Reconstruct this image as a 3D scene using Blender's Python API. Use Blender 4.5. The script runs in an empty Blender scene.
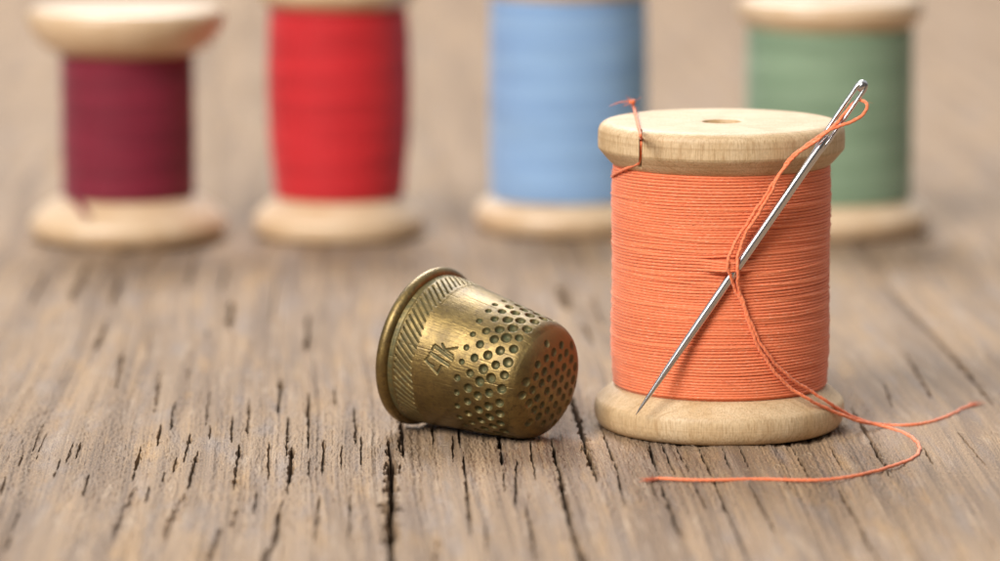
import bpy, math, random
import numpy as np

# ------------------------------------------------------------------ camera, world, lamps, exposure
MM = 0.001                                   # everything is drawn in millimetres, stored in metres
FOC, PITCH, CAM_H = 4200.0, math.radians(8.5), 84.4
CAM_Y = -CAM_H / math.tan(PITCH + math.atan(144.5 / FOC))
SC = bpy.context.scene
COL = SC.collection
SC.unit_settings.system = 'METRIC'
SC.unit_settings.length_unit = 'MILLIMETERS'

cd = bpy.data.cameras.new("camera")
cam = bpy.data.objects.new("camera", cd)
COL.objects.link(cam)
cam.location = (0, CAM_Y * MM, CAM_H * MM)
cam.rotation_euler = (math.pi / 2 - PITCH, 0, 0)
cd.sensor_fit = 'HORIZONTAL'
cd.sensor_width = 23.5
cd.lens = 23.5 * FOC / 1000
cd.clip_start = 0.01
cd.clip_end = 20.0
cd.dof.use_dof = True
cd.dof.focus_distance = 0.4480
cd.dof.aperture_fstop = 12.5
SC.camera = cam

w = bpy.data.worlds.new("World")
SC.world = w
w.use_nodes = True
wn, wl = w.node_tree.nodes, w.node_tree.links
wn.clear()
wo = wn.new('ShaderNodeOutputWorld'); wb = wn.new('ShaderNodeBackground')
wt = wn.new('ShaderNodeTexCoord'); ws = wn.new('ShaderNodeSeparateXYZ'); wr = wn.new('ShaderNodeValToRGB')
wm = wn.new('ShaderNodeMath'); wm.operation = 'MULTIPLY_ADD'       # open sky beyond the table, darker behind the camera
wl.new(wt.outputs['Generated'], ws.inputs[0]); wl.new(ws.outputs['Y'], wm.inputs[0]); wm.inputs[1].default_value = 0.30
wl.new(ws.outputs['Z'], wm.inputs[2]); wl.new(wm.outputs[0], wr.inputs[0])
wl.new(wr.outputs[0], wb.inputs[0]); wl.new(wb.outputs[0], wo.inputs[0])
el = wr.color_ramp.elements
el[0].position = 0.0; el[0].color = (0.13, 0.12, 0.11, 1)
el[1].position = 1.0; el[1].color = (0.92, 0.96, 1.0, 1)
e = el.new(0.22); e.color = (0.30, 0.29, 0.285, 1)
e = el.new(0.45); e.color = (0.85, 0.86, 0.87, 1)
wb.inputs[1].default_value = 0.64


def area(name, loc, target, size, power, col):
    ld = bpy.data.lights.new(name, 'AREA')
    ld.shape = 'SQUARE'; ld.size = size; ld.energy = power; ld.color = col
    o = bpy.data.objects.new(name, ld)
    COL.objects.link(o)
    o.location = loc
    d = np.array(target) - np.array(loc)
    yaw = math.atan2(d[1], d[0]); pit = math.atan2(-d[2], math.hypot(d[0], d[1]))
    o.rotation_euler = (math.pi / 2 - pit, 0, yaw - math.pi / 2)
    return o


area("soft_key_lamp", (-0.86, -1.12, 1.02), (0.0, 0.10, 0.015), 0.85, 45.0, (1.0, 0.96, 0.91))
area("soft_rear_lamp", (-0.10, 0.80, 0.75), (0.0, 0.1, 0.0), 0.45, 11.5, (1.0, 0.985, 0.975))

SC.view_settings.view_transform = 'Standard'
SC.view_settings.look = 'None'
SC.view_settings.exposure = 0.0
SC.view_settings.gamma = 1.0
SC.render.engine = 'CYCLES'
SC.cycles.use_denoising = True
SC.cycles.sample_clamp_indirect = 4.0
SC.render.filter_size = 1.4

# ------------------------------------------------------------------ photo geometry -> place (millimetres)
CAM = np.array([0, CAM_Y, CAM_H])
AX = np.array([1.0, 0, 0])
AU = np.array([0, math.sin(PITCH), math.cos(PITCH)])
AF = np.array([0, math.cos(PITCH), -math.sin(PITCH)])


def ray(px, py):
    return AF + AX * (px - 500) / FOC + AU * (280.5 - py) / FOC


def on_z(px, py, z=0.0):
    d = ray(px, py)
    return CAM + d * ((z - CAM[2]) / d[2])


def on_y(px, py, y):
    d = ray(px, py)
    return CAM + d * ((y - CAM[1]) / d[1])


def on_cyl(px, py, cx, cy, r):
    """front hit with an upright cylinder; falls back to the tangent plane of its axis"""
    d = ray(px, py)
    a = d[0] ** 2 + d[1] ** 2
    ox, oy = CAM[0] - cx, CAM[1] - cy
    b = ox * d[0] + oy * d[1]
    c = ox * ox + oy * oy - r * r
    q = b * b - a * c
    t = (-b - math.sqrt(q)) / a if q > 0 else -b / a
    return CAM + d * t


# ------------------------------------------------------------------ helpers
def thing(name, label, cat, loc=(0, 0, 0), group=None):
    o = bpy.data.objects.new(name, None)
    COL.objects.link(o)
    o.empty_display_size = 0.005
    o.location = [c * MM for c in loc]
    o['label'] = label; o['category'] = cat
    if group:
        o['group'] = group
    return o


def link_mesh(name, me, mat, parent=None):
    me.materials.append(mat)
    o = bpy.data.objects.new(name, me)
    COL.objects.link(o)
    if parent:
        o.parent = parent
    return o


def make_mesh(name, V, Q, uv=None, smooth=True, attr=None):
    """V (n,3) millimetres, Q (m,4) quads; uv per vertex, attr: dict of per-vertex floats"""
    V = np.asarray(V, dtype=np.float64) * MM
    Q = np.asarray(Q, dtype=np.int32)
    me = bpy.data.meshes.new(name)
    n, m = len(V), len(Q)
    me.vertices.add(n)
    me.vertices.foreach_set('co', V.astype(np.float32).ravel())
    me.loops.add(m * 4)
    me.polygons.add(m)
    me.polygons.foreach_set('loop_start', np.arange(0, m * 4, 4, dtype=np.int32))
    me.polygons.foreach_set('vertices', Q.ravel())
    me.polygons.foreach_set('use_smooth', np.full(m, smooth, dtype=bool))
    if uv is not None:
        l = me.uv_layers.new(name='UVMap')
        l.data.foreach_set('uv', np.asarray(uv, dtype=np.float32)[Q.ravel()].ravel())
    for k, a in (attr or {}).items():
        at = me.attributes.new(k, 'FLOAT', 'POINT')
        at.data.foreach_set('value', np.asarray(a, dtype=np.float32).ravel())
    me.update(calc_edges=True)
    me.validate()
    return me


def grid_quads(nu, nv, close_v=False, off=0, flip=False):
    """rows nu, columns nv"""
    i = np.arange(nu - 1)[:, None]
    j = np.arange(nv if close_v else nv - 1)[None, :]
    j2 = (j + 1) % nv
    q = np.stack([i * nv + j, i * nv + j2, (i + 1) * nv + j2, (i + 1) * nv + j], -1).reshape(-1, 4)
    return (q[:, ::-1] if flip else q) + off


class Bag:
    """collects several grids into one mesh"""
    def __init__(s): s.V, s.Q, s.U, s.n = [], [], [], 0
    def add(s, V, Q, U=None):
        V = np.asarray(V).reshape(-1, 3)
        s.V.append(V); s.Q.append(np.asarray(Q) + s.n)
        s.U.append(np.zeros((len(V), 2)) if U is None else np.asarray(U).reshape(-1, 2))
        s.n += len(V)
    def mesh(s, name, smooth=True):
        return make_mesh(name, np.concatenate(s.V), np.concatenate(s.Q), np.concatenate(s.U), smooth)


def chaikin(P, n=2):
    P = np.asarray(P, float)
    for _ in range(n):
        A = P[:-1] * .75 + P[1:] * .25
        B = P[:-1] * .25 + P[1:] * .75
        P = np.concatenate([P[:1], np.stack([A, B], 1).reshape(-1, P.shape[1]), P[-1:]])
    return P


def catmull(P, n=12):
    P = np.asarray(P, float)
    P = np.concatenate([[2 * P[0] - P[1]], P, [2 * P[-1] - P[-2]]])
    t = np.linspace(0, 1, n, endpoint=False)[:, None]
    out = []
    for i in range(1, len(P) - 2):
        a, b, c, d = P[i - 1:i + 3]
        out.append(.5 * (2 * b + (c - a) * t + (2 * a - 5 * b + 4 * c - d) * t ** 2 + (3 * b - a - 3 * c + d) * t ** 3))
    out.append(P[-2:-1])
    return np.concatenate(out)


def resample(P, step):
    d = np.r_[0, np.cumsum(np.linalg.norm(np.diff(P, axis=0), axis=1))]
    n = max(3, int(d[-1] / step) + 1)
    s = np.linspace(0, d[-1], n)
    return np.stack([np.interp(s, d, P[:, k]) for k in range(P.shape[1])], 1)


def tube(bag, P, rad, sides=8, ref=None, squash=1.0):
    """swept tube; rad scalar or array; UV = (mm along, 0..1 around)"""
    P = np.asarray(P, float)
    n = len(P)
    rad = np.broadcast_to(np.asarray(rad, float), (n,))
    T = np.gradient(P, axis=0)
    T /= np.linalg.norm(T, axis=1)[:, None] + 1e-12
    if ref is None:
        N = np.zeros((n, 3))
        v = np.cross(T[0], [0.31, 0.2, 0.93]); v /= np.linalg.norm(v)
        for i in range(n):
            v = v - T[i] * (v @ T[i]); v /= np.linalg.norm(v) + 1e-12
            N[i] = v
    else:
        N = np.broadcast_to(np.asarray(ref, float), (n, 3))
        N = N - T * (N * T).sum(1)[:, None]
        N /= np.linalg.norm(N, axis=1)[:, None]
    B = np.cross(T, N)
    a = np.linspace(0, 2 * math.pi, sides, endpoint=False)
    V = P[:, None] + rad[:, None, None] * (np.cos(a)[None, :, None] * N[:, None] + squash * np.sin(a)[None, :, None] * B[:, None])
    s = np.r_[0, np.cumsum(np.linalg.norm(np.diff(P, axis=0), axis=1))]
    U = np.stack(np.broadcast_arrays(s[:, None], (a / (2 * math.pi))[None, :]), -1)
    bag.add(V, grid_quads(n, sides, True), U)


def plied(bag, P, rad, rng, fuzz=0.0, pitch=1.25):
    """two twisted plies following a path, with stray fibres"""
    d = np.r_[0, np.cumsum(np.linalg.norm(np.diff(P, axis=0), axis=1))]
    T = np.gradient(P, axis=0); T /= np.linalg.norm(T, axis=1)[:, None]
    N = np.zeros_like(P); v = np.cross(T[0], [.3, .2, .9]); v /= np.linalg.norm(v)
    for i in range(len(P)):
        v = v - T[i] * (v @ T[i]); v /= np.linalg.norm(v); N[i] = v
    B = np.cross(T, N)
    a = d / pitch * 2 * math.pi
    for k in (0, math.pi):
        o = np.cos(a + k)[:, None] * N + np.sin(a + k)[:, None] * B
        tube(bag, P + o * rad * .13, rad * .86, 8)
    for _ in range(int(d[-1] * fuzz)):
        i = rng.integers(0, len(P) - 1)
        w_ = rng.normal(0, 1, 3); w_ /= np.linalg.norm(w_); w_[2] = abs(w_[2])
        q = np.linspace(0, 1, 5)[:, None]
        L = rng.uniform(.25, .9)
        tube(bag, P[i] + w_ * rad * .7 + (T[i] * rng.choice([-1, 1]) * q * L + w_ * q ** 1.5 * rng.uniform(.1, .5)), .014 * (1 - .5 * q[:, 0]), 3)


def fnoise(ny, nx, sy, sx, seed):
    """periodic gaussian noise, correlation sy, sx in cells"""
    r = np.random.default_rng(seed)
    f = np.fft.rfft2(r.standard_normal((ny, nx)))
    ky = np.fft.fftfreq(ny)[:, None]; kx = np.fft.rfftfreq(nx)[None, :]
    f *= np.exp(-2 * (math.pi ** 2) * ((ky * sy) ** 2 + (kx * sx) ** 2))
    f[0, 0] = 0
    o = np.fft.irfft2(f, s=(ny, nx))
    return o / o.std()


# ------------------------------------------------------------------ material kit
class M:
    def __init__(s, name):
        s.m = bpy.data.materials.new(name)
        s.m.use_nodes = True
        s.n, s.l = s.m.node_tree.nodes, s.m.node_tree.links
        s.n.clear()
        s.out = s.n.new('ShaderNodeOutputMaterial')
        s.p = s.n.new('ShaderNodeBsdfPrincipled')
        s.l.new(s.p.outputs[0], s.out.inputs[0])
    def put(s, sock, v):
        if hasattr(v, 'is_output') or hasattr(v, 'links'):
            s.l.new(v, sock)
        else:
            sock.default_value = v
    def set(s, **k):
        names = dict(color='Base Color', rough='Roughness', metal='Metallic', normal='Normal', spec='Specular IOR Level',
                     sheen='Sheen Weight', sheen_rough='Sheen Roughness', sheen_tint='Sheen Tint', sss='Subsurface Weight',
                     sss_r='Subsurface Radius', sss_s='Subsurface Scale', coat='Coat Weight', coat_rough='Coat Roughness')
        for a, v in k.items():
            if isinstance(v, tuple) and a in ('color', 'sheen_tint'):
                v = (*v, 1)
            s.put(s.p.inputs[names[a]], v)
    def coord(s, kind='Object', scale=(1, 1, 1), rot=(0, 0, 0)):
        t = s.n.new('ShaderNodeTexCoord'); m = s.n.new('ShaderNodeMapping')
        m.inputs['Scale'].default_value = scale
        m.inputs['Rotation'].default_value = rot
        s.l.new(t.outputs[kind], m.inputs[0])
        return m.outputs[0]
    def noise(s, vec, scale=1, detail=3, rough=.55, dist=0.0):
        t = s.n.new('ShaderNodeTexNoise')
        s.l.new(vec, t.inputs['Vector'])
        t.inputs['Scale'].default_value = scale; t.inputs['Detail'].default_value = detail
        t.inputs['Roughness'].default_value = rough; t.inputs['Distortion'].default_value = dist
        return t.outputs['Fac']
    def ramp(s, f, stops):
        t = s.n.new('ShaderNodeValToRGB')
        s.put(t.inputs[0], f)
        e = t.color_ramp.elements
        while len(e) < len(stops):
            e.new(.5)
        for a, (p, c) in zip(e, stops):
            a.position = p
            a.color = (*c, 1) if isinstance(c, tuple) else (c, c, c, 1)
        return t.outputs[0]
    def mix(s, f, a, b, mode='MIX'):
        t = s.n.new('ShaderNodeMix'); t.data_type = 'RGBA'; t.blend_type = mode
        s.put(t.inputs[0], f)
        for k, v in ((6, a), (7, b)):
            s.put(t.inputs[k], (*v, 1) if isinstance(v, tuple) else v)
        return t.outputs[2]
    def math(s, op, a, b=0.0, c=0.0):
        t = s.n.new('ShaderNodeMath'); t.operation = op
        for k, v in enumerate((a, b, c)):
            s.put(t.inputs[k], v)
        return t.outputs[0]
    def bump(s, h, dist, strength=1.0, normal=None):
        t = s.n.new('ShaderNodeBump')
        t.inputs['Strength'].default_value = strength; t.inputs['Distance'].default_value = dist * MM
        s.l.new(h, t.inputs['Height'])
        if normal is not None:
            s.l.new(normal, t.inputs['Normal'])
        return t.outputs[0]
    def attr(s, name):
        t = s.n.new('ShaderNodeAttribute'); t.attribute_name = name
        return t.outputs['Fac']


def mat_table():
    m = M("weathered_oak")
    uv = lambda su, sv: m.coord('UV', (su, sv, 1))           # UV in millimetres, v along the grain
    broad = m.noise(uv(.11, .012), 1, 4, .6, .3)
    streak = m.noise(uv(.55, .022), 1, 4, .6, .2)
    ochre = m.noise(uv(.30, .04), 1, 3, .6)
    fine = m.noise(uv(4.2, .018), 1, 4, .6)
    belt = m.noise(uv(.22, .008), 1, 3, .6, .2)
    grey = m.noise(uv(.36, .05), 1, 4, .6, .3)
    speck = m.noise(uv(7.0, 2.2), 1, 3, .75)
    pale = m.noise(uv(.8, .07), 1, 4, .6)
    c = m.mix(m.ramp(broad, [(.36, 0.0), (.64, 1.0)]), (.275, .186, .115), (.335, .224, .132))
    c = m.mix(m.ramp(streak, [(.48, 0.0), (.68, 0.6)]), c, (.165, .117, .086))
    c = m.mix(m.ramp(grey, [(.50, 0.0), (.70, 0.75)]), c, (.25, .20, .170))
    c = m.mix(m.ramp(belt, [(.46, 0.0), (.64, 0.7)]), c, (.165, .108, .068))
    c = m.mix(m.ramp(ochre, [(.56, 0.0), (.72, 0.55)]), c, (.40, .245, .11))
    c = m.mix(m.ramp(pale, [(.55, 0.0), (.74, 0.6)]), c, (.44, .335, .24))
    line = m.noise(uv(2.1, .013), 1, 3, .6)
    c = m.mix(m.ramp(line, [(.54, 0.0), (.70, .55)]), c, (.17, .12, .085))
    c = m.mix(.9, c, m.ramp(fine, [(.25, .56), (.5, 1.0), (.8, 1.25)]), 'MULTIPLY')
    c = m.mix(.85, c, m.ramp(speck, [(.32, .38), (.5, 1.0), (.70, 1.6)]), 'MULTIPLY')
    b = m.bump(fine, .035)
    b = m.bump(speck, .08, 1.0, b)
    m.set(color=c, rough=.74, spec=.30, normal=b)
    return m.m


def mat_wood(name, base, dark, light, gloss=.5, coat=0.0):
    m = M(name)
    k = 1000.0
    o = lambda x, z: m.coord('Object', (x * k, x * k, z * k))
    g = m.noise(o(.20, .05), 1, 4, .6, .6)
    pores = m.noise(o(6.5, .6), 1, 3, .65)
    spk = m.noise(o(2.6, 2.6), 1, 3, .6)
    ring = m.noise(m.coord('Object', (.12 * k, 2.6 * k, .1 * k), (0, 0, .25)), 1, 4, .6, .5)
    tc = m.n.new('ShaderNodeTexCoord'); sx = m.n.new('ShaderNodeSeparateXYZ'); cx = m.n.new('ShaderNodeCombineXYZ')
    m.l.new(tc.outputs['Object'], sx.inputs[0])
    rad_ = m.math('SQRT', m.math('ADD', m.math('POWER', sx.outputs[0], 2.0), m.math('POWER', sx.outputs[1], 2.0)))
    m.l.new(m.math('MULTIPLY', rad_, 3200.0), cx.inputs[0]); m.l.new(m.math('MULTIPLY', sx.outputs[2], 2600.0), cx.inputs[1])
    turn = m.noise(cx.outputs[0], 1, 2, .6)
    c = m.mix(m.ramp(g, [(.35, 0.0), (.68, 1.0)]), base, light)
    c = m.mix(m.ramp(turn, [(.52, 0.0), (.74, .45)]), c, dark)
    c = m.mix(m.ramp(ring, [(.50, 0.0), (.72, .45)]), c, dark)
    c = m.mix(m.ramp(pores, [(.46, 0.0), (.74, .75)]), c, dark)
    c = m.mix(.5, c, m.ramp(spk, [(.3, .8), (.5, 1.0), (.75, 1.15)]), 'MULTIPLY')
    b = m.bump(pores, .05, .8)
    b = m.bump(turn, .03, .6, b)
    b = m.bump(spk, .03, .7, b)
    m.set(color=c, rough=gloss, spec=.4, normal=b, coat=coat, coat_rough=.3)
    return m.m


def mat_thread(name, col, dark, twist=.7, bump=.03, light=None, band=None):
    m = M(name)
    t = m.n.new('ShaderNodeTexCoord'); s = m.n.new('ShaderNodeSeparateXYZ')
    m.l.new(t.outputs['UV'], s.inputs[0])
    ph = m.math('ADD', m.math('MULTIPLY', s.outputs[0], 1.0 / twist), m.math('MULTIPLY', s.outputs[1], 2.0))
    ply = m.math('SINE', m.math('MULTIPLY', ph, 2 * math.pi))
    ply01 = m.math('MULTIPLY_ADD', ply, .5, .5)
    fib = m.noise(m.coord('Object', (2500, 2500, 9000)), 1, 2, .6)
    strand = m.noise(m.coord('Object', (60, 60, 2600)), 1, 2, .6)
    c = m.mix(m.ramp(strand, [(.35, 0.0), (.65, 1.0)]), dark, col)
    if band:
        bd = m.noise(m.coord('Object', (25, 25, 800)), 1, 3, .6, .2)
        c = m.mix(m.ramp(bd, [(.42, 0.0), (.62, .75)]), c, band)
    if light:
        c = m.mix(m.ramp(fib, [(.56, 0.0), (.76, .7)]), c, light)
    b = m.bump(ply01, bump, .6)
    b = m.bump(fib, .03, .8, b)
    m.set(color=c, rough=.62, spec=.3, sheen=.25, sheen_rough=.4, normal=b)
    return m.m


def mat_brass():
    m = M("aged_brass")
    k = 1000.0
    tarn = m.noise(m.coord('Object', (.35 * k, .35 * k, .35 * k)), 1, 5, .65, .4)
    spots = m.noise(m.coord('Object', (1.6 * k, 1.6 * k, 1.6 * k)), 1, 4, .7)
    brush = m.noise(m.coord('Object', (.22 * k, 5.5 * k, 5.5 * k)), 1, 3, .6)
    c = m.mix(m.ramp(tarn, [(.36, 0.0), (.66, 1.0)]), (.27, .185, .063), (.145, .098, .033))
    c = m.mix(m.ramp(spots, [(.50, 0.0), (.70, .8)]), c, (.11, .072, .032))
    scr = m.noise(m.coord('Object', (.10 * k, 7.5 * k, 7.5 * k)), 1, 3, .65)
    c = m.mix(m.ramp(scr, [(.56, 0.0), (.70, .55)]), c, (.10, .068, .03))
    cop = m.attr('copper')
    c = m.mix(m.math('MULTIPLY', cop, m.ramp(tarn, [(.3, .5), (.55, 1.0)])), c, (.22, .13, .052))
    pat = m.attr('patina')
    pf = m.math('MULTIPLY', pat, m.ramp(spots, [(.36, .35), (.6, 1.0)]))
    c = m.mix(m.math('MULTIPLY', pf, .9), c, (.075, .088, .045))
    rough = m.math('MULTIPLY_ADD', tarn, .22, .34)
    rough = m.math('MULTIPLY_ADD', pf, .25, rough)
    rough = m.math('MULTIPLY_ADD', cop, .26, rough)
    b = m.bump(brush, .045, .9)
    b = m.bump(spots, .06, .7, b)
    m.set(color=c, spec=m.math('MULTIPLY_ADD', pf, -.38, .5), metal=m.math('MULTIPLY_ADD', cop, -.30, m.math('MULTIPLY_ADD', pf, -.55, .92)), rough=rough, normal=b, coat=m.math('MULTIPLY_ADD', pf, -.28, .28), coat_rough=.36)
    return m.m


def mat_steel():
    m = M("polished_steel")
    n = m.noise(m.coord('Object', (300, 300, 300)), 1, 3, .6)
    m.set(color=(.62, .62, .63), metal=1.0, rough=m.math('MULTIPLY_ADD', n, .06, .21))
    return m.m


# ------------------------------------------------------------------ the table: one weathered board with real cracks
TILT = -0.036                                              # the grain runs a little to the left going away
CRACKS = [  # points in the photo along each crack, half width in mm, depth in mm
    ([(43, 421), (31, 453)], .07, 1.0), ([(23, 453), (18.7, 465)], .08, 1.0), ([(6, 474), (0, 494)], .13, 1.2),
    ([(60.5, 460), (53, 479)], .09, 1.2), ([(80.5, 442), (76.5, 459)], .08, 1.2), ([(73.5, 443), (66, 464)], .09, 1.1),
    ([(89, 474), (82, 498)], .12, 1.2), ([(141, 445), (132.5, 479)], .13, 1.7), ([(161, 425), (157.6, 446)], .17, 2.0),
    ([(175, 402), (170.5, 430)], .15, 2.0), ([(190.4, 433), (184, 461)], .15, 2.0), ([(198.2, 451), (187, 491)], .17, 2.0),
    ([(176.7, 455), (173.4, 471)], .09, 1.2), ([(165, 472), (160, 488)], .08, .9), ([(150, 485), (145, 503)], .12, 1.0),
    ([(210, 389), (206, 425)], .10, 1.5), ([(210.5, 425), (209, 440)], .08, 1.0), ([(233, 416), (231, 443)], .11, 1.5),
    ([(249, 398), (247.5, 436)], .13, 1.8), ([(239.3, 443), (233.6, 490)], .17, 2.2), ([(281.6, 378), (277.3, 415)], .22, 2.4),
    ([(288.2, 416), (286.6, 454)], .15, 2.0), ([(292.3, 445), (287.3, 492)], .22, 2.4), ([(268.6, 441), (268.3, 479)], .10, 1.4),
    ([(309.4, 396), (308, 447)], .17, 2.0), ([(309.6, 456), (309.2, 477)], .08, 1.0), ([(324.2, 436), (322.4, 472)], .15, 2.0),
    ([(354.4, 404), (355.7, 443)], .13, 1.8), ([(361.2, 434), (360.8, 465)], .09, 1.2), ([(342, 443), (341, 468)], .08, 1.2),
    ([(335, 383), (335, 404)], .12, 1.0), ([(319.8, 493), (314.2, 541)], .14, 1.2),
    ([(281.5, 500), (275, 539), (264, 561), (255, 580)], .22, 1.6), ([(256.5, 491), (253.2, 513)], .13, 1.0),
    ([(236, 507), (232, 528)], .12, .9), ([(222, 525), (205, 570)], .25, .6), ([(350.4, 492), (348.4, 541)], .10, .9),
    ([(187, 492), (165, 540)], .4, .35), ([(136, 485), (112, 540)], .3, .3),
    ([(388.4, 436), (391.5, 471), (390, 535), (391.5, 561), (393, 610)], .60, 4.6), ([(399.5, 414), (403.4, 458)], .31, 3.2),
    ([(431.6, 420), (433.2, 445)], .13, 1.6), ([(452.6, 436), (453.1, 463)], .10, 1.3), ([(458.2, 420), (459.6, 449)], .17, 2.2),
    ([(463.2, 452), (465.6, 477), (470.6, 537)], .15, 1.8), ([(498, 425), (502.3, 465)], .25, 2.8), ([(502.6, 467), (505, 490)], .09, 1.0),
    ([(517, 458), (515, 507)], .12, 1.5), ([(528, 425), (535.2, 482)], .10, 1.5), ([(550.5, 436), (558, 466), (569.4, 520), (583, 561), (592, 600)], .25, 2.8),
    ([(526.2, 505), (536.6, 561)], .17, 1.3), ([(485, 523), (487, 554)], .12, .8), ([(437, 537), (435, 561)], .14, .8),
    ([(568, 388), (575, 410), (583, 440), (597.6, 484)], .36, 3.4), ([(600, 426), (616, 466), (624.8, 508)], .11, 1.2),
    ([(649, 442), (656.5, 470)], .25, 1.5), ([(661.8, 443), (675.2, 474)], .15, 1.9), ([(650.5, 482), (658, 501)], .10, .9),
    ([(660.3, 483), (681, 537)], .2, 1.8), ([(676, 446), (689.4, 470)], .12, 1.5), ([(695, 482), (705.4, 509)], .12, 1.2),
    ([(697.5, 445), (712, 474.6), (739, 540)], .16, 1.9), ([(721.8, 448), (731, 471)], .12, 1.5), ([(747.6, 483), (776, 534)], .16, 1.4),
    ([(715, 486), (750, 561)], .16, 1.0), ([(789.6, 441), (810, 477.5)], .15, 1.8), ([(830.2, 445), (842.8, 470)], .14, 1.5),
    ([(836.4, 481), (847, 502), (880, 561), (905, 600)], .19, 1.6), ([(851, 408), (866.5, 433), (891, 477)], .19, 2.0),
    ([(923.2, 448), (932.8, 465)], .12, 1.4), ([(957, 432), (989, 471)], .09, .8), ([(739, 447), (748, 468)], .09, 1.0),
    ([(160.2, 369), (154.8, 413)], .14, 1.2), ([(231.8, 300), (229.6, 328)], .36, 2.2), ([(123.2, 350), (115.8, 389)], .2, 1.0),
    ([(107.5, 318), (95.5, 350)], .3, .9), ([(90, 262), (71, 306)], .55, .8), ([(122, 272), (112, 305)], .45, .8), ([(308, 314), (308, 350)], .25, 1.0),
    ([(308, 392), (307.4, 420)], .15, 1.4), ([(559, 286), (568.5, 310)], .5, 1.6), ([(583.6, 322), (592.5, 342)], .35, 1.6),
    ([(890, 290), (948, 351), (994, 406)], .3, .8), ([(905, 354), (932, 400)], .2, .8), ([(884, 382), (892, 408)], .15, .8),
]


def build_table():
    dv, du = .45, .065
    U0, NU, V0, NV = -66.0, 2048, -95.0, 720                # periodic noise tile, 133 x 324 mm
    xs_f = np.arange(-58.5, 58.5, du)
    g = du * np.cumsum(1.05 ** np.arange(1, 118))
    X = np.concatenate([(-58.5 - g)[::-1], xs_f, xs_f[-1] + g])
    ys_f = np.arange(-92, 130, dv)
    g2 = dv * np.cumsum(1.012 ** np.arange(1, 290))
    Y = np.concatenate([[-140, -115], ys_f, ys_f[-1] + g2])
    ny, nx = len(Y), len(X)
    XX, YY = np.meshgrid(X, Y)
    UU = XX - TILT * YY
    # slow waver of the grain
    waver = fnoise(NV, NU, 45, 160, 5) * .55
    iv = lambda y: np.floor((y - V0) / dv).astype(np.int64) % NV
    iu = lambda u: np.floor((u - U0) / du).astype(np.int64) % NU
    UU = UU + waver[iv(YY), iu(UU)]
    I, J = iv(YY), iu(UU)
    ridge = fnoise(NV, NU, 130, 15, 1)
    ridge2 = fnoise(NV, NU, 85, 5, 2)
    fibre = fnoise(NV, NU, 60, 1.5, 3)
    rough = fnoise(NV, NU, 1.0, 1.3, 4)
    Z = (ridge * .14 + ridge2 * .04)[I, J] + (fibre * .030 + rough * .040)[I, J]
    # worn hollows where soft early wood has gone
    hollow = np.clip(fnoise(NV, NU, 34, 7, 8) - .75, 0, 2)
    Z -= hollow[I, J] * .10
    # keep the board flat under the things that stand on it
    Z -= np.clip(Z - .06, 0, 9) * .75
    jag = fnoise(NV, NU, 1.3, 1.0, 11)
    rnd = random.Random(4)
    cracks = []
    for pts, hw, dep in CRACKS:
        P = np.array([on_z(*p)[:2] for p in pts])
        cracks.append((P[np.argsort(P[:, 1])], hw, dep if hw > .2 else dep * .7))
    for _ in range(12):                                     # small drying checks everywhere
        y0 = rnd.uniform(-90, 60); x0 = rnd.uniform(-60, 60)
        L = rnd.uniform(4, 17)
        cracks.append((np.array([[x0, y0], [x0 + TILT * L + rnd.uniform(-.08, .08), y0 + L]]), rnd.uniform(.035, .085), rnd.uniform(.4, 1.0)))
    for _ in range(110):                                     # and further back
        y0 = rnd.uniform(30, 520); x0 = rnd.uniform(-150, 150)
        L = rnd.uniform(10, 45)
        cracks.append((np.array([[x0, y0], [x0 + TILT * L, y0 + L]]), rnd.uniform(.08, .24), rnd.uniform(.5, 1.2)))
    for ci, (P, hw, dep) in enumerate(cracks):
        r0, r1 = np.searchsorted(Y, [P[0, 1], P[-1, 1]])
        if r1 - r0 < 2:
            continue
        yy = Y[r0:r1]
        t = (yy - P[0, 1]) / (P[-1, 1] - P[0, 1])
        xc = np.interp(yy, P[:, 1], P[:, 0])
        xc = xc + jag[iv(yy), (ci * 37) % NU] * .025 + np.sin(yy * .31 + ci) * .03 + np.sin(yy * .9 + ci * 2.2) * .015
        taper = np.clip(np.minimum(t, 1 - t) * 5.0, 0, 1) ** .6
        if P[0, 1] < -85:
            taper = np.clip((1 - t) * 5.0, 0, 1) ** .6
        wid = hw * taper * (1 + .28 * jag[iv(yy * 1.0), (ci * 91 + 13) % NU])
        wid = np.clip(wid, .0, None) + 1e-4
        dp = dep * np.clip(taper * 1.6, 0, 1) * (1 + .18 * jag[iv(yy), (ci * 53 + 7) % NU])
        c0, c1 = np.searchsorted(X, [xc.min() - hw * 2.2 - .3, xc.max() + hw * 2.2 + .3])
        D = np.abs(X[None, c0:c1] - xc[:, None]) / wid[:, None]
        D = D + .30 * jag[I[r0:r1, c0:c1], J[r0:r1, c0:c1]]
        prof = np.clip((1 - D) / .38, 0, 1)
        lip = np.exp(-((D - 1.25) / .35) ** 2) * .03
        cut = prof * dp[:, None] - lip
        if hw > .2 and dep > 2:                              # crumbs and splinters caught inside
            crumb = np.clip(jag[I[r0:r1, c0:c1], (J[r0:r1, c0:c1] * 1)] - 1.1, 0, 2) * dep * .4
            cut = cut - crumb * prof
        Z[r0:r1, c0:c1] -= np.clip(cut, -.05, None)
    fade = np.clip((np.abs(XX) - 58) / 60, 0, 1)
    Z *= 1 - .5 * fade
    V = np.stack([XX, YY, Z], -1).reshape(-1, 3)
    Q = grid_quads(ny, nx)
    UVs = np.stack([UU, YY], -1).reshape(-1, 2)
    # thickness: edge walls and underside
    ring = np.concatenate([np.arange(nx), (np.arange(1, ny) * nx + nx - 1), ((ny - 1) * nx + np.arange(nx - 2, -1, -1)), (np.arange(ny - 2, 0, -1) * nx)])
    low = V[ring].copy(); low[:, 2] = -32
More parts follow.
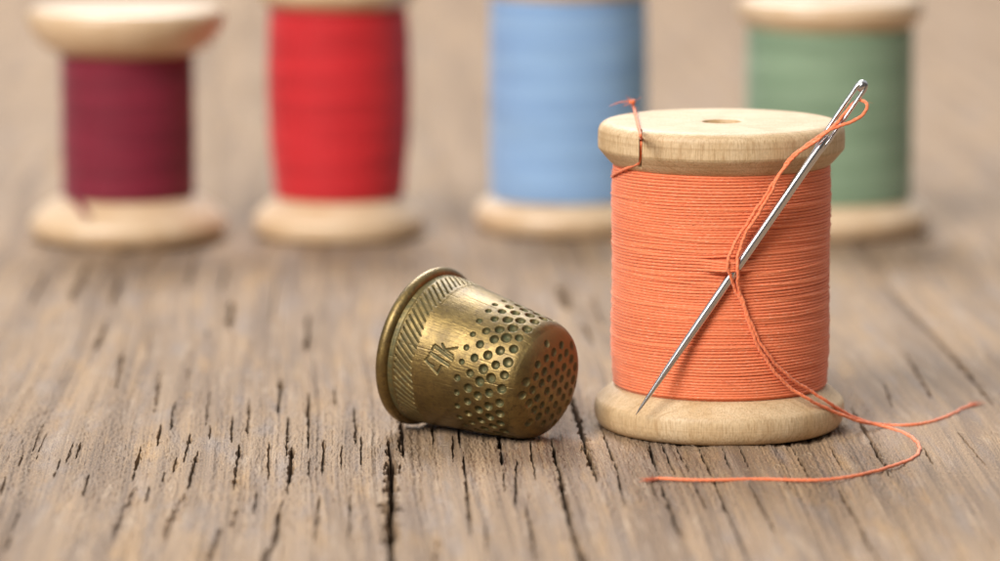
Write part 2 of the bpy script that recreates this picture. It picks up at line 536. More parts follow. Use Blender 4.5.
    k = len(ring); n0 = len(V)
    a = np.arange(k); b = (a + 1) % k
    side = np.stack([ring[a], n0 + a, n0 + b, ring[b]], -1)
    V = np.concatenate([V, low]); UVs = np.concatenate([UVs, UVs[ring] + [0, 7]])
    me = make_mesh("wooden_table", V, np.concatenate([Q, side]), UVs, smooth=False)
    o = link_mesh("wooden_table", me, mat_table())
    o['kind'] = 'structure'
    # pale loose fibres standing off the weathered surface
    bag = Bag()
    rg = np.random.default_rng(31)
    for _ in range(1700):
        x, y = rg.uniform(-57, 57), rg.uniform(-62, 40)
        i, j = np.searchsorted(Y, y), np.searchsorted(X, x)
        z = Z[i, j]
        if z < -.35:
            continue
        if -13 < x < 8 and y > -9:                            # none under the thimble
            continue
        L = rg.uniform(.25, 1.0); a = math.pi / 2 + rg.normal(0, .8)
        q = np.linspace(0, 1, 5)
        P = np.stack([x + np.cos(a) * q * L + .12 * np.sin(q * 5 + x), y + np.sin(a) * q * L, z + .01 + rg.uniform(.02, .22) * np.sin(q * rg.uniform(1.5, 3.0))], -1)
        tube(bag, P, .020 * (1 - .5 * q), 3)
    fb = M("loose_wood_fibre"); fb.set(color=(.52, .40, .28), rough=.8)
    f = link_mesh("wood_fibres", bag.mesh("wood_fibres"), fb.m, o)
    f['kind'] = 'stuff'
    return o


build_table()

# ------------------------------------------------------------------ spools
def lathe(bag, prof, nseg=220, wob=None):
    """prof (k,2) r,z"""
    th = np.linspace(0, 2 * math.pi, nseg, endpoint=False)
    R = np.repeat(prof[:, 0][:, None], len(th), 1)
    if wob is not None:
        R = R * (1 + wob(th)[None, :] * (R > 3))
    V = np.stack([R * np.cos(th), R * np.sin(th), np.repeat(prof[:, 1][:, None], len(th), 1)], -1)
    bag.add(V, grid_quads(len(prof), len(th), True))


def saw_kerf(o, x, y_in, half, z0, z1):
    """cut a straight narrow saw slot into the front of a rim"""
    v = np.array([[sx * half + x + (.03 if k else 0), yy, zz] for k, zz in enumerate((z0, z1)) for sx, yy in ((-1, -16), (1, -16), (1, y_in), (-1, y_in))])
    q = [(3, 2, 1, 0), (4, 5, 6, 7), (0, 1, 5, 4), (1, 2, 6, 5), (2, 3, 7, 6), (3, 0, 4, 7)]
    me = make_mesh("saw", v, q, None, False)
    c = bpy.data.objects.new("saw", me); COL.objects.link(c)
    m = o.modifiers.new("kerf", 'BOOLEAN'); m.operation = 'DIFFERENCE'; m.solver = 'EXACT'; m.object = c
    c.parent = o.parent
    bpy.context.view_layer.update()
    dg = bpy.context.evaluated_depsgraph_get()
    new = bpy.data.meshes.new_from_object(o.evaluated_get(dg))
    o.modifiers.clear(); o.data = new
    new.set_sharp_from_angle(angle=math.radians(40))
    bpy.data.objects.remove(c)


def dense(prof, step=.25, it=2):
    return resample(chaikin(prof, it), step)


def winding_bag(R, z0, z1, pitch, rad, seed, Rz, lift=None, segs=150, sides=8, extra=12, hairs=0):
    """helix of real thread; Rz(t) scales the outer radius along the height"""
    rng = np.random.default_rng(seed)
    bag = Bag()
    core = np.array([[Rz(t) - rad * 1.55, z0 + (z1 - z0) * t] for t in np.linspace(0, 1, 40)])
    core = np.concatenate([[[4.0, z0]], core, [[4.0, z1]]])
    lathe(bag, core, 120)
    turns = (z1 - z0 - 2 * rad) / pitch
    n = int(turns * segs)
    k = np.linspace(0, turns, n)
    th = k * 2 * math.pi
    kk = np.arange(int(turns) + 4)
    jit = np.interp(k, kk, rng.normal(0, .04, len(kk)) * pitch)
    ph = rng.uniform(0, 6.28, 8)
    wav = sum(np.sin(m * th + ph[m] + k * c) * a for m, c, a in ((1, .21, .24), (2, .25, .13), (3, -.2, .08), (5, .3, .04))) * pitch
    z = z0 + rad + pitch * k + jit + wav * np.clip(np.minimum(k, turns - k) / 2, 0, 1)
    z = np.clip(z, z0 + rad * .8, z1 - rad * .8)
    t = np.clip((z - z0) / (z1 - z0), 0, 1)
    r = np.array([Rz(q) for q in np.linspace(0, 1, 60)])
    r = np.interp(t, np.linspace(0, 1, 60), r) - rad
    r = r + np.interp(k, kk, rng.normal(0, .14, len(kk))) * rad + .12 * rad * np.sin(7 * th + k * 1.3)
    def add(th, r, z):
        if lift:
            la, lz, ls, lw, lh = lift
            da = ((th - la + math.pi) % (2 * math.pi) - math.pi) * R
            near = np.clip((1 - np.abs(z - lz) / lw) * 5, 0, 1)
            b = np.exp(-(da / ls) ** 2)
            r = r + lh * b * near
            z = z + np.where(z < lz - lw, -.28, np.where(z > lz + lw, .22, (lz - z) * .22)) * b * np.exp(-((z - lz) / (lw * 2.2)) ** 2)
        P = np.stack([r * np.cos(th), r * np.sin(th), z], -1)
        nrm = np.stack([np.cos(th), np.sin(th), 0 * th], -1)
        tube(bag, P, rad, sides, ref=nrm, squash=1.0)
    add(th, r, z)
    for _ in range(extra):                                   # stray turns that cross over the others
        a0 = rng.uniform(0, 6.28); span = rng.uniform(1.5, 4.2); zc = rng.uniform(z0 + 1, z1 - 1)
        dz = rng.uniform(-1.3, 1.3)
        q = np.linspace(0, 1, 90)
        thx = a0 + q * span
        zx = np.clip(zc + dz * (q - .5) + .1 * np.sin(q * 9), z0 + rad, z1 - rad)
        rx = np.interp((zx - z0) / (z1 - z0), np.linspace(0, 1, 60), [Rz(v) for v in np.linspace(0, 1, 60)]) - rad + rad * .95 * np.clip(np.minimum(q, 1 - q) * 6, 0, 1) - rad * .6
        add(thx, rx, zx)
    for _ in range(hairs):                                   # loose fibres
        a0 = rng.uniform(0, 6.28); zc = rng.uniform(z0 + .5, z1 - .5)
        L = rng.uniform(.5, 1.5); up = rng.uniform(-.7, .7); out = rng.uniform(.08, .4)
        q = np.linspace(0, 1, 7)
        thx = a0 + q * L / R * rng.choice([-1, 1])
        rr = Rz((zc - z0) / (z1 - z0)) - .05 + out * q ** 1.5
        P = np.stack([rr * np.cos(thx), rr * np.sin(thx), np.clip(zc + up * q * L * .6, z0 + .1, z1 - .1)], -1)
        tube(bag, P, .014 * (1 - .5 * q), 4)
    return bag


pale = mat_wood("turned_birch", (.54, .37, .195), (.33, .19, .08), (.66, .495, .305), .5)
glossy = mat_wood("varnished_birch", (.62, .435, .265), (.46, .29, .14), (.70, .53, .36), .34, .5)
raw = mat_wood("raw_core_wood", (.52, .355, .17), (.36, .22, .09), (.60, .43, .23), .7)
GROUP = "wooden spools of coloured thread"


def make_spool(label, x, y, low, high, R, zr, Rz, tmat, wmat, slit=None, pitch=.322, rad=.163, seed=1, segs=150, sides=8,
               extra=12, hairs=0, lift=None, hole=1.55, core_up=3.95):
    t = thing("thread_spool", label, "thread spool", (x, y, 0), GROUP)
    rng = np.random.default_rng(seed + 50)
    p1, p2 = rng.uniform(0, 6.28, 2)
    wob = lambda th: .0035 * np.sin(2 * th + p1) + .0022 * np.sin(3 * th + p2)
    b = Bag(); lathe(b, dense(low), 240, wob)
    f1 = link_mesh("flange", b.mesh("flange"), wmat, t)
    b = Bag(); lathe(b, dense(high), 260, wob)
    f2 = link_mesh("flange", b.mesh("flange"), wmat, t)
    if slit:
        saw_kerf(f2, *slit)
    b = Bag()
    lathe(b, np.array([[hole, zr[0] - 1.0], [5.5, zr[0] - .6], [5.5, zr[1] + .6], [hole + .3, zr[1] + 1.0], [hole + .3, zr[1] + core_up], [hole, zr[1] + core_up - .3], [hole, zr[0] - 1.0]]), 60, lambda th: 0 * th)
    link_mesh("core", b.mesh("core"), raw, t)
    wd = link_mesh("thread_winding", winding_bag(R, zr[0], zr[1], pitch, rad, seed, Rz, lift, segs, sides, extra, hairs).mesh("thread_winding"), tmat, t)
    return t, wd


# the orange spool in front
OX, OY = float(on_z(719.3, 425)[0]), 0.0
orange = mat_thread("orange_cotton", (.86, .235, .10), (.80, .20, .08), light=(.95, .48, .30))
SLIT_P = on_cyl(640.5, 150, OX, OY, 13.45)
SLIT_A = math.atan2(SLIT_P[1] - OY, SLIT_P[0] - OX)
ndl = on_y(729, 267, -12.3)
lift = (math.atan2(ndl[1] - OY, ndl[0] - OX), ndl[2], 1.9, .80, 1.22)
RB = 12.0
orange_spool, orange_wind = make_spool(
    "pale wooden spool of orange thread with a needle stuck through the winding", OX, OY,
    [(1.6, 0), (1.6, 0), (11.9, 0), (12.8, .05), (13.4, .5), (13.72, 1.2), (13.8, 2.0), (13.76, 2.7), (13.62, 3.1), (13.35, 3.32), (12.0, 4.55), (11.3, 4.75), (5, 4.75), (1.6, 4.75)],
    [(2.0, 29.0), (5, 29.0), (11.3, 29.0), (12.0, 29.15), (13.3, 30.7), (13.38, 30.78), (13.46, 30.88), (13.5, 31.1), (13.5, 32.5), (13.42, 33.1), (13.1, 33.55), (12.6, 33.78), (12.0, 33.86), (6, 33.84), (2.3, 33.8), (2.05, 33.65), (2.0, 33.3), (2.0, 29.0)],
    RB, (4.72, 29.4), lambda t: RB - .22 * max(0, 1 - t * 5) ** 1.5 - .12 * max(0, (t - .9) * 10) + .05 * math.sin(t * 9),
    orange, pale, slit=(SLIT_P[0] - OX, SLIT_P[1] - OY + 1.5, .17, 28.0, 36.0), seed=3, segs=170, extra=16, hairs=900, lift=lift)

# loose end of the winding: up through the kerf in the rim and over the top
b = Bag()
tail = [on_cyl(612, 177, OX, OY, 11.9), on_cyl(614, 174.5, OX, OY, 12.15), on_cyl(624, 169.5, OX, OY, 12.25), on_cyl(634, 165.5, OX, OY, 12.45), on_cyl(638.6, 163, OX, OY, 12.8),
        on_y(640.4, 158, SLIT_P[1] + .75), on_y(640.7, 150, SLIT_P[1] + .55), on_y(641, 143, SLIT_P[1] + .30), on_y(641, 139, SLIT_P[1] + .55), on_z(640.6, 135, 33.98), on_z(637.5, 122, 34.05), on_z(634.5, 110, 34.15), on_z(633, 105, 34.4), on_z(632, 102, 34.9)]
tail = np.array(tail) - [OX, OY, 0]
P = resample(catmull(tail, 14), .12)
plied(b, P, .165, np.random.default_rng(8), 2.0)
kn = P[-1]
q = np.linspace(0, 1, 40)
knot = np.stack([kn[0] + .22 * np.cos(q * 14), kn[1] + .2 * np.sin(q * 14), kn[2] - .15 + .3 * q], -1)
tube(b, knot, .15, 8)
rng = np.random.default_rng(9)
for i in range(16):
    d = rng.normal(0, 1, 3); d[0] -= .5; d[2] *= .5; d /= np.linalg.norm(d)
    L = rng.uniform(.5, 1.3)
    q = np.linspace(0, 1, 6)[:, None]
    tube(b, kn + d * q * L + np.array([0, 0, .3]) * q ** 2, .02, 4)
for s_ in (0, .12, .22):
    q = np.linspace(0, 1, 10)[:, None]
    tube(b, kn + np.array([-2.1 - s_ * 2, .3, -.35 - s_]) * q + np.array([0, 0, .2]) * np.sin(q * 3), .02, 4)
link_mesh("thread_end", b.mesh("thread_end"), orange, orange_wind)

# the four spools behind
def back_spool(label, px, base_py, base_r, low, high, R, zt, Rz, tmat, seed, tail=None):
    g = on_z(px, base_py)
    y = g[1] + base_r
    dep = AF @ (np.array([g[0], y, 17.0]) - CAM)
    g[0] = (px - 500) / FOC * dep
    t, wd = make_spool(label, float(g[0]), float(y), low, high, R, zt, Rz, tmat, glossy, seed=seed, segs=80, sides=6, extra=8, pitch=.36, rad=.19)
    return t, wd, (float(g[0]), float(y))


burg = mat_thread("burgundy_cotton", (.265, .017, .042), (.21, .012, .032), band=(.15, .008, .022))
red = mat_thread("red_cotton", (.68, .026, .034), (.60, .020, .026), band=(.46, .013, .018))
blue = mat_thread("blue_cotton", (.34, .52, .74), (.29, .46, .70), band=(.22, .37, .62))
green = mat_thread("green_cotton", (.30, .405, .275), (.26, .36, .235), band=(.185, .28, .175))

bt, bw, (bx, by) = back_spool(
    "glossy wooden spool of dark burgundy thread with wide overhanging flanges", 128, 250, 12.6,
    [(1.8, 0), (1.8, 0), (12, 0), (13.2, .1), (14.1, 1.2), (14.35, 2.2), (14.1, 3.2), (13.2, 4.1), (10.4, 6.1), (9.0, 6.4), (5, 6.4), (1.8, 6.4)],
    [(1.8, 26.9), (5, 26.9), (8.8, 26.9), (10.2, 27.2), (12.4, 28.6), (13.7, 30.4), (14.2, 31.7), (14.2, 32.9), (13.7, 33.6), (12.6, 33.9), (6, 33.9), (2.1, 33.9), (1.8, 33.6), (1.8, 26.9)],
    9.6, (6.3, 27.2), lambda t: 9.6 + .1 * math.sin(t * 3.1), burg, 11)
b = Bag()
P = []
for px, rr in ((64, 9.7), (70, 9.7), (75, 10.3), (79, 11.0), (82, 11.8), (85, 12.5), (89, 12.9)):
    h = on_cyl(px, 207, bx, by, rr)
    P.append([h[0] - bx, h[1] - by, np.interp(rr, [9.5, 10.4, 13.2, 14.1], [6.7, 6.1, 4.1, 3.2]) + .3])
P = np.array(P)
for dx in (0, .3, -.25):
    tube(b, catmull(P + [dx, 0, .1], 8), .24, 6)
link_mesh("thread_end", b.mesh("thread_end"), burg, bw)

back_spool(
    "tall wooden spool bulging with bright red thread between burgundy and blue spools", 339, 245, 11.4,
    [(1.8, 0), (1.8, 0), (10.8, 0), (11.7, .1), (12.4, .6), (12.6, 1.4), (12.6, 2.6), (12.35, 3.1), (11.6, 3.9), (9.6, 5.5), (8.6, 5.9), (5, 5.9), (1.8, 5.9)],
    [(1.8, 33.2), (5, 33.2), (8.8, 33.2), (10.0, 33.5), (11.3, 34.6), (11.8, 35.6), (11.8, 36.8), (11.2, 37.5), (10.4, 37.7), (6, 37.7), (2.1, 37.7), (1.8, 37.4), (1.8, 33.2)],
    9.9, (5.8, 33.5), lambda t: 9.4 + .85 * (1 - abs(2 * t - 1) ** 2.2) + .6 * t ** 1.5, red, 12)

back_spool(
    "wooden spool thickly wound with light blue thread standing left behind the orange spool", 568, 239, 12.6,
    [(1.8, 0), (1.8, 0), (12, 0), (13.0, .1), (13.7, 1.0), (14.0, 2.1), (13.8, 3.0), (13.0, 3.9), (11.4, 4.6), (10.6, 4.8), (5, 4.8), (1.8, 4.8)],
    [(1.8, 34.0), (5, 34.0), (10.6, 34.0), (11.6, 34.4), (12.0, 35.2), (12.0, 36.6), (11.5, 37.4), (10.8, 37.6), (6, 37.6), (2.1, 37.6), (1.8, 37.4), (1.8, 34.0)],
    11.4, (4.7, 34.3), lambda t: 11.5 + .2 * math.sin(t * 3.1), blue, 13)

back_spool(
    "broad wooden spool of sage green thread standing right behind the orange spool", 829, 243, 13.2,
    [(1.8, 0), (1.8, 0), (12.6, 0), (13.8, .1), (14.6, 1.1), (14.95, 2.2), (14.7, 3.2), (13.8, 4.1), (12.0, 5.0), (11.2, 5.2), (5, 5.2), (1.8, 5.2)],
    [(1.8, 29.7), (5, 29.7), (10.6, 29.7), (11.6, 29.9), (13.0, 31.2), (13.6, 32.4), (13.6, 33.4), (13.1, 34.3), (12.2, 34.6), (6, 34.6), (2.1, 34.6), (1.8, 34.3), (1.8, 29.7)],
    12.3, (5.1, 30.0), lambda t: 12.3 - .1 * t, green, 14)

# ------------------------------------------------------------------ the needle
A = on_y(637, 413, -12.45)
Bt = on_y(866, 80.5, -12.35)
NL = float(np.linalg.norm(Bt - A))
nd = (Bt - A) / NL
lat = np.cross(nd, [0, -1, 0]); lat /= np.linalg.norm(lat)
nor = np.cross(lat, nd)
sn = thing("sewing_needle", "long polished steel sewing needle pushed slantwise under the orange winding", "needle", tuple(A))
b = Bag()
s0 = NL - 8.3                                              # where the eye opens
s = np.r_[np.linspace(-.25, 4, 18), np.linspace(4.4, s0 - 2.2, 40), np.linspace(s0 - 2, s0 + 1.3, 20)]
rad = np.interp(s, [-.25, .05, .5, 2, 6, 12, 22, s0 - 4, s0 - 1.5, s0 - .4, s0 + .2, s0 + .8, s0 + 1.3], [.02, .06, .12, .21, .36, .46, .50, .50, .53, .52, .42, .26, .05])
tube(b, nd[None] * s[:, None], rad, 24, ref=lat, squash=.9)
off = .42
path = []
for q in np.linspace(-2.4, 1.6, 18):
    f_ = min(1, max(0, (q + 2.4) / 3.6))
    path.append((s0 + q, off * (.52 + .48 * f_ * f_ * (3 - 2 * f_))))
for q in np.linspace(1.9, 7.1, 18):
    path.append((s0 + q, off + .02 * math.sin((q - 1.9) / 5.2 * math.pi)))
for q in np.linspace(0, math.pi / 2, 9)[1:]:
    path.append((s0 + 7.1 + .85 * math.sin(q), off * math.cos(q)))
path = path + [(a_, -o_) for a_, o_ in path[-2::-1]]
path = np.array(path)
P = nd[None] * path[:, :1] + lat[None] * path[:, 1:]
rr = np.interp(path[:, 0], [s0 - 2.4, s0 - .6, s0 + 1, s0 + 6.3, s0 + 7.3, NL], [.12, .25, .25, .25, .31, .34])
tube(b, P, rr, 14, ref=nor, squash=.95)
q = np.linspace(0, 1, 14)
tube(b, nd[None] * (s0 + 6.9 + q * 1.38)[:, None], .52 * np.sqrt(np.clip(1 - (2 * q - 1) ** 2, 0, 1)) + .01, 18, ref=lat, squash=.7)
link_mesh("shaft", b.mesh("sewing_needle"), mat_steel(), sn)

# ------------------------------------------------------------------ the loose thread through the eye
R1 = RB + .28
st = thing("sewing_thread", "loose doubled orange thread through the needle eye trailing onto the table", "thread", tuple(on_z(859, 421)))
base = np.array(on_z(859, 421))
G = .2
fr = [on_y(x, y, -12.45 - .75) for x, y in ((852, 121.5), (839, 126.5), (827, 131), (819, 137), (805.5, 146), (792, 157))]
end_back = on_y(846, 112, -11.9)
eyeP = on_y(858, 96, -12.35)
A1 = [on_y(838, 124, -11.75), end_back, on_y(856, 101, -11.9), on_y(861, 100.5, -12.2), on_y(866, 103, -12.7), on_y(867.3, 109, -13.1), on_y(862, 115.5, -13.2)] + fr
down_a = [on_y(780, 173, -13.2), on_y(766, 195, -13.0), on_y(752, 216, -12.8), on_y(741, 233, -12.7), on_cyl(730.5, 252, OX, OY, 13.0), on_cyl(728, 266, OX, OY, 13.2), on_cyl(731, 279, OX, OY, 12.8), on_cyl(736, 291, OX, OY, R1 + .1),
          on_cyl(744, 308, OX, OY, R1), on_cyl(750, 326, OX, OY, R1), on_cyl(756, 342, OX, OY, R1), on_cyl(769, 364, OX, OY, R1), on_cyl(787, 385, OX, OY, R1 + .1), on_cyl(810, 400, OX, OY, 13.2), on_cyl(834, 411.5, OX, OY, 13.9),
          on_z(859, 421, 1.2), on_z(874, 424, .5), on_z(892, 428.5, G), on_z(910, 436, G), on_z(919.5, 446.5, G), on_z(914.5, 457, G), on_z(892, 466, G), on_z(865, 473.5, G), on_z(832, 479, G), on_z(799, 480, G), on_z(760, 479, G), on_z(700, 480, G), on_z(662, 478.5, G), on_z(654, 479.5, G)]
down_b = [on_y(778, 178, -13.3), on_y(768, 198, -13.1), on_y(755, 219, -12.95), on_y(744, 237, -12.8), on_cyl(738.5, 255, OX, OY, 13.05), on_cyl(737.4, 270, OX, OY, 13.2), on_cyl(738.5, 286, OX, OY, 12.7), on_cyl(742.4, 300, OX, OY, R1 + .1),
          on_cyl(752, 325, OX, OY, R1), on_cyl(760, 342, OX, OY, R1), on_cyl(775, 363, OX, OY, R1), on_cyl(794, 380.5, OX, OY, R1), on_cyl(811, 391, OX, OY, 12.6), on_cyl(831, 404, OX, OY, 13.6), on_z(848, 414, 2.0),
          on_z(860, 419.5, 1.1), on_z(872, 423, .6), on_z(888, 425, G), on_z(904, 425.2, G), on_z(928, 422.5, G), on_z(949, 415.5, G), on_z(963, 408.5, G), on_z(972, 405, G + .05)]
B1 = [on_y(857.5, 99, -12.3), on_y(851, 107, -12.3), on_y(844, 115, -12.5), on_y(837, 122.5, -12.95), on_y(828, 131.5, -13.25), on_y(817, 140.5, -13.35), on_y(804, 149, -13.3), on_y(790, 161, -13.3)]
b = Bag()
ends = []
rng = np.random.default_rng(77)
for pts in (A1 + down_a, B1 + down_b):
    P = resample(catmull(np.array(pts), 14), .12) - base
    k_ = np.arange(len(P)) * .12
    P[:, 0] += .05 * np.sin(k_ * 1.9 + 1) + .03 * np.sin(k_ * 4.3); P[:, 1] += .04 * np.sin(k_ * 1.3)
    plied(b, P, .195, rng, 2.2)
    ends.append((P[-1], P[-1] - P[-8]))
rng = np.random.default_rng(21)
for p, d in ends:                                           # frayed tips
    d = d / np.linalg.norm(d)
    for i in range(90):
        v = d + rng.normal(0, .26, 3); v[2] = abs(v[2]) * .4
        L = rng.uniform(.5, 2.0)
        q = np.linspace(0, 1, 6)[:, None]
        o = rng.normal(0, .07, 3)
        tube(b, p - d * .4 + o + v * q * L + np.array([0, 0, -.05]) * q, .032 * (1 - .6 * q[:, 0]), 4)
link_mesh("strand", b.mesh("sewing_thread"), orange, st)

# ------------------------------------------------------------------ the thimble
def build_thimble():
    phi = math.radians(35.5)
    R_RIM, T_RIM, S_RIM = 8.18, .74, .76
    ctl = [(1.2, 8.3), (1.75, 8.24), (2.1, 8.28), (4.9, 8.02), (5.1, 7.92), (10.0, 7.36), (14.8, 6.76), (16.0, 6.52), (16.7, 6.1), (17.15, 5.55)]
    cap = [(17.15, 5.55), (17.5, 4.85), (17.68, 4.1), (17.8, 3.0), (17.88, 1.5), (17.9, 0.02)]
    full = resample(chaikin(ctl + cap[1:], 2), .055)
    # resting tilt: rim bead and shoulder both touch the table
    lo, hi = 0.0, .4
    for _ in range(50):
        de = (lo + hi) / 2
        a_r = S_RIM * math.sin(de) + R_RIM * math.cos(de) + T_RIM
        a_s = (full[:, 0] * math.sin(de) + full[:, 1] * math.cos(de)).max()
        if a_s < a_r: lo = de
        else: hi = de
    de = (lo + hi) / 2
    ax = np.array([math.cos(de) * math.cos(phi), -math.cos(de) * math.sin(phi), -math.sin(de)])
    up = np.array([math.sin(de) * math.cos(phi), -math.sin(de) * math.sin(phi), math.cos(de)])
    la = np.cross(up, ax)
    zc = a_r + .09
    O = on_z(428, 345, zc)                                   # centre of the mouth
    O = O - ax * S_RIM
    O[2] = zc
    mat = mat_brass()
    import mathutils
    rot = mathutils.Matrix(((ax[0], la[0], up[0]), (ax[1], la[1], up[1]), (ax[2], la[2], up[2])))
    root = thing("thimble", "dimpled old brass thimble lying on its side beside the orange spool", "thimble", (O[0], O[1], 0))
    root.rotation_euler = rot.to_euler()
    # local frame: +X axis from mouth to cap, origin at the table under the mouth
    lo_off = np.array([ax[2], la[2], up[2]]) * zc            # world (0,0,zc) in local axes
    def put(s_, r_, th): return np.stack([s_ + 0 * th, r_ * np.sin(th), r_ * np.cos(th)], -1) + lo_off
    def surf_hit(px, py):
        d = ray(px, py); d = d / np.linalg.norm(d)
        best = None
        for t in np.arange(400, 500, .05):
            p = CAM + d * t - O
            s_ = p @ ax; rr = math.hypot(p @ up, p @ la)
            if 0 < s_ < 17.6 and rr < np.interp(s_, full[:, 0], full[:, 1]):
                best = (math.atan2(p @ la, p @ up), s_); break
        return best
    NTH = 960
    th = np.linspace(0, 2 * math.pi, NTH, endpoint=False)
    rng = np.random.default_rng(5)
    split = int(np.argmax(full[:, 0] > 16.7))
    bodyp, capp = full[:split + 1], full[split:]
    tang = np.gradient(full, axis=0); tang /= np.linalg.norm(tang, axis=1)[:, None]
    nrm_all = np.stack([-tang[:, 1], tang[:, 0]], -1)
    # --- body relief
    S = bodyp[:, 0][:, None]; RR = bodyp[:, 1][:, None]; TH = th[None, :]
    D = np.zeros((len(bodyp), NTH)); PAT = np.zeros_like(D)
    N0 = 27; sp = 2 * math.pi / N0
    rings = [(10.1, .36, .28), (11.4, .47, .38), (12.7, .54, .45), (14.0, .56, .46), (15.3, .52, .40)]
    for k, (sk, rd, dep) in enumerate(rings):
        offa = (k % 2) * sp / 2 + .05
        idx = np.floor((TH - offa) / sp + .5).astype(int) % N0
        ja = rng.normal(0, .012, N0)[idx]; js = rng.normal(0, .06, N0)[idx]; jr = 1 + rng.normal(0, .06, N0)[idx]
        da = ((TH - offa + sp / 2) % sp - sp / 2 - ja) * RR
        ds = S - sk - js + .25 * np.sin(TH * 2 + 1)
        q = np.sqrt(da ** 2 + ds ** 2) / (rd * jr)
        D -= dep * np.clip(1 - q ** 4, 0, 1)
        PAT = np.maximum(PAT, np.clip((1.1 - q) / .25, 0, 1))
    # slanted hatching near the rim
    NH = 66
    ph = (TH * NH / (2 * math.pi) + (S - 2.1) * 1.0) % 1.0
    band = np.clip((S - 2.25) / .15, 0, 1) * np.clip((4.75 + .12 * np.sin(TH * 9) - S) / .25, 0, 1)
    gr = np.exp(-((ph - .5) / .105) ** 2) * band
    strength = 1 + .25 * np.sin(TH * 5 + 2) + .2 * np.sin(TH * 11)
    D -= gr * .27 * strength
    PAT = np.maximum(PAT, band * .30)
    PAT = np.maximum(PAT, gr * .95)
    PAT = np.maximum(PAT, np.clip((2.35 - S) / .4, 0, 1) * (.7 + 0 * TH))
    D -= .06 * np.exp(-((S - 2.0) / .14) ** 2)
    # engraved mark
    strokes = [((100, 195), (240, 300)), ((116, 190), (246, 286)), ((70, 250), (212, 345)), ((78, 240), (218, 332)), ((40, 298), (130, 402)), ((130, 402), (156, 342)),
               ((38, 300), (66, 268)), ((165, 178), (190, 230)), ((190, 222), (276, 207)), ((188, 226), (240, 262)), ((88, 222), (112, 186)), ((60, 320), (100, 345))]
    for (a_, b_) in strokes:
        h1 = surf_hit(420 + a_[0] / 7.48, 320 + a_[1] / 7.48); h2 = surf_hit(420 + b_[0] / 7.48, 320 + b_[1] / 7.48)
        if not h1 or not h2: continue
        r0 = 7.5
        p1 = np.array([h1[0] * r0, h1[1]]); p2 = np.array([h2[0] * r0, h2[1]])
        X_ = ((TH - h1[0] + math.pi) % (2 * math.pi) - math.pi + h1[0]) * r0 + 0 * S; Y_ = S + 0 * TH
        v = p2 - p1; L2 = v @ v
        t = np.clip(((X_ - p1[0]) * v[0] + (Y_ - p1[1]) * v[1]) / L2, 0, 1)
        dd = np.hypot(X_ - p1[0] - t * v[0], Y_ - p1[1] - t * v[1])
        g_ = np.exp(-(dd / .085) ** 2)
        D = np.minimum(D, -.15 * g_ + D * (1 - g_)); PAT = np.maximum(PAT, g_)
    # dents, scratches along the axis
    fn = fnoise(len(bodyp), NTH, 30, 40, 7)
    D += fn * .025
    scr = fnoise(len(bodyp), NTH, 45, .9, 8)
    D -= np.clip(scr - 1.3, 0, 2) * .022
    env = np.ones(len(bodyp)); env[-6:] = np.linspace(1, 0, 6)
    D *= env[:, None]
    nb = nrm_all[:split + 1]
    Sd = bodyp[:, 0][:, None] + nb[:, 0][:, None] * D; Rd = bodyp[:, 1][:, None] + nb[:, 1][:, None] * D
    V = np.stack([Sd, Rd * np.sin(TH), Rd * np.cos(TH)], -1) + lo_off
    V = V.reshape(-1, 3)
    Q = grid_quads(len(bodyp), NTH, True)
    # inside wall
    ins = dense(np.array([(1.0, 7.6), (5, 7.2), (13, 6.2), (15, 5.6), (16.4, 4.8), (16.8, 0.05)]), .5, 1)
    t2 = np.linspace(0, 2 * math.pi, 120, endpoint=False)
    Vi = np.stack([ins[:, 0][:, None] + 0 * t2, ins[:, 1][:, None] * np.sin(t2), ins[:, 1][:, None] * np.cos(t2)], -1).reshape(-1, 3) + lo_off
    Qi = grid_quads(len(ins), 120, True, off=len(V), flip=True)
    COP = np.clip((S - 15.2) / 1.6, 0, 1) * np.clip(.35 + .65 * np.sin(TH - .2), 0, 1)
    z = np.zeros(len(Vi))
    me = make_mesh("body", np.concatenate([V, Vi]), np.concatenate([Q, Qi]), None, True,
                   {'patina': np.r_[PAT.ravel(), z + .4], 'copper': np.r_[(COP + 0 * TH).ravel(), z]})
    link_mesh("body", me, mat, root)
    # --- cap relief
    S = capp[:, 0][:, None]; RR = capp[:, 1][:, None]
    px_, py_ = RR * np.sin(TH), RR * np.cos(TH)
    D = np.zeros((len(capp), NTH)); PAT = np.zeros_like(D)
    a0 = 1.45
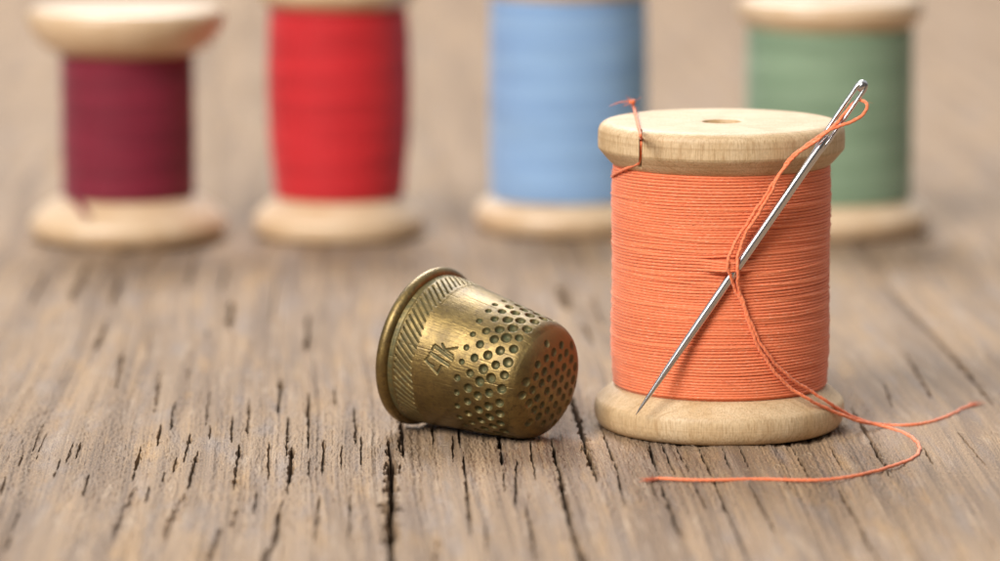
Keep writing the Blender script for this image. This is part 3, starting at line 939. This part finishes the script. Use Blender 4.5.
    for i in range(-5, 6):
        for j in range(-5, 6):
            cx_ = a0 * (i + j * .5); cy_ = a0 * j * .866
            c_, s_ = math.cos(.35), math.sin(.35)
            cx_, cy_ = cx_ * c_ - cy_ * s_ + rng.normal(0, .06), cx_ * s_ + cy_ * c_ + rng.normal(0, .06)
            if math.hypot(cx_, cy_) > 5.2: continue
            rd = .49 * (1 + rng.normal(0, .06))
            q = np.hypot(px_ - cx_, py_ - cy_) / rd
            D -= .27 * np.clip(1 - q ** 3.0, 0, 1)
            PAT = np.maximum(PAT, np.clip((1.1 - q) / .3, 0, 1) * .7)
    env = np.ones(len(capp)); env[:6] = np.linspace(0, 1, 6)
    D *= env[:, None]
    nc = nrm_all[split:]
    Sd = S + nc[:, 0][:, None] * D; Rd = np.maximum(RR + nc[:, 1][:, None] * D, .01)
    V = np.stack([Sd + 0 * TH, Rd * np.sin(TH), Rd * np.cos(TH)], -1).reshape(-1, 3) + lo_off
    COP = np.clip(.45 + .55 * np.sin(TH + .6) * RR / 4.0, 0, 1)
    me = make_mesh("cap", V, grid_quads(len(capp), NTH, True), None, True, {'patina': PAT.ravel(), 'copper': COP.ravel()})
    link_mesh("cap", me, mat, root)
    # --- rolled rim
    t2 = np.linspace(0, 2 * math.pi, 300, endpoint=False); q = np.linspace(0, 2 * math.pi, 40, endpoint=False)
    dent = 1 + .012 * np.sin(3 * t2) + .01 * np.sin(7 * t2 + 1)
    Rr = R_RIM + T_RIM * np.cos(q)[None, :] * dent[:, None]; Ss = S_RIM + T_RIM * np.sin(q)[None, :] * np.ones((300, 1))
    V = np.stack([Ss, Rr * np.sin(t2)[:, None], Rr * np.cos(t2)[:, None]], -1).reshape(-1, 3) + lo_off
    i = np.arange(300)[:, None]; j = np.arange(40)[None, :]
    Q = np.stack([i * 40 + j, ((i + 1) % 300) * 40 + j, ((i + 1) % 300) * 40 + (j + 1) % 40, i * 40 + (j + 1) % 40], -1).reshape(-1, 4)
    me = make_mesh("rim", V, Q, None, True, {'patina': np.zeros(len(V)), 'copper': np.zeros(len(V))})
    link_mesh("rim", me, mat, root)
    return root


build_thimble()
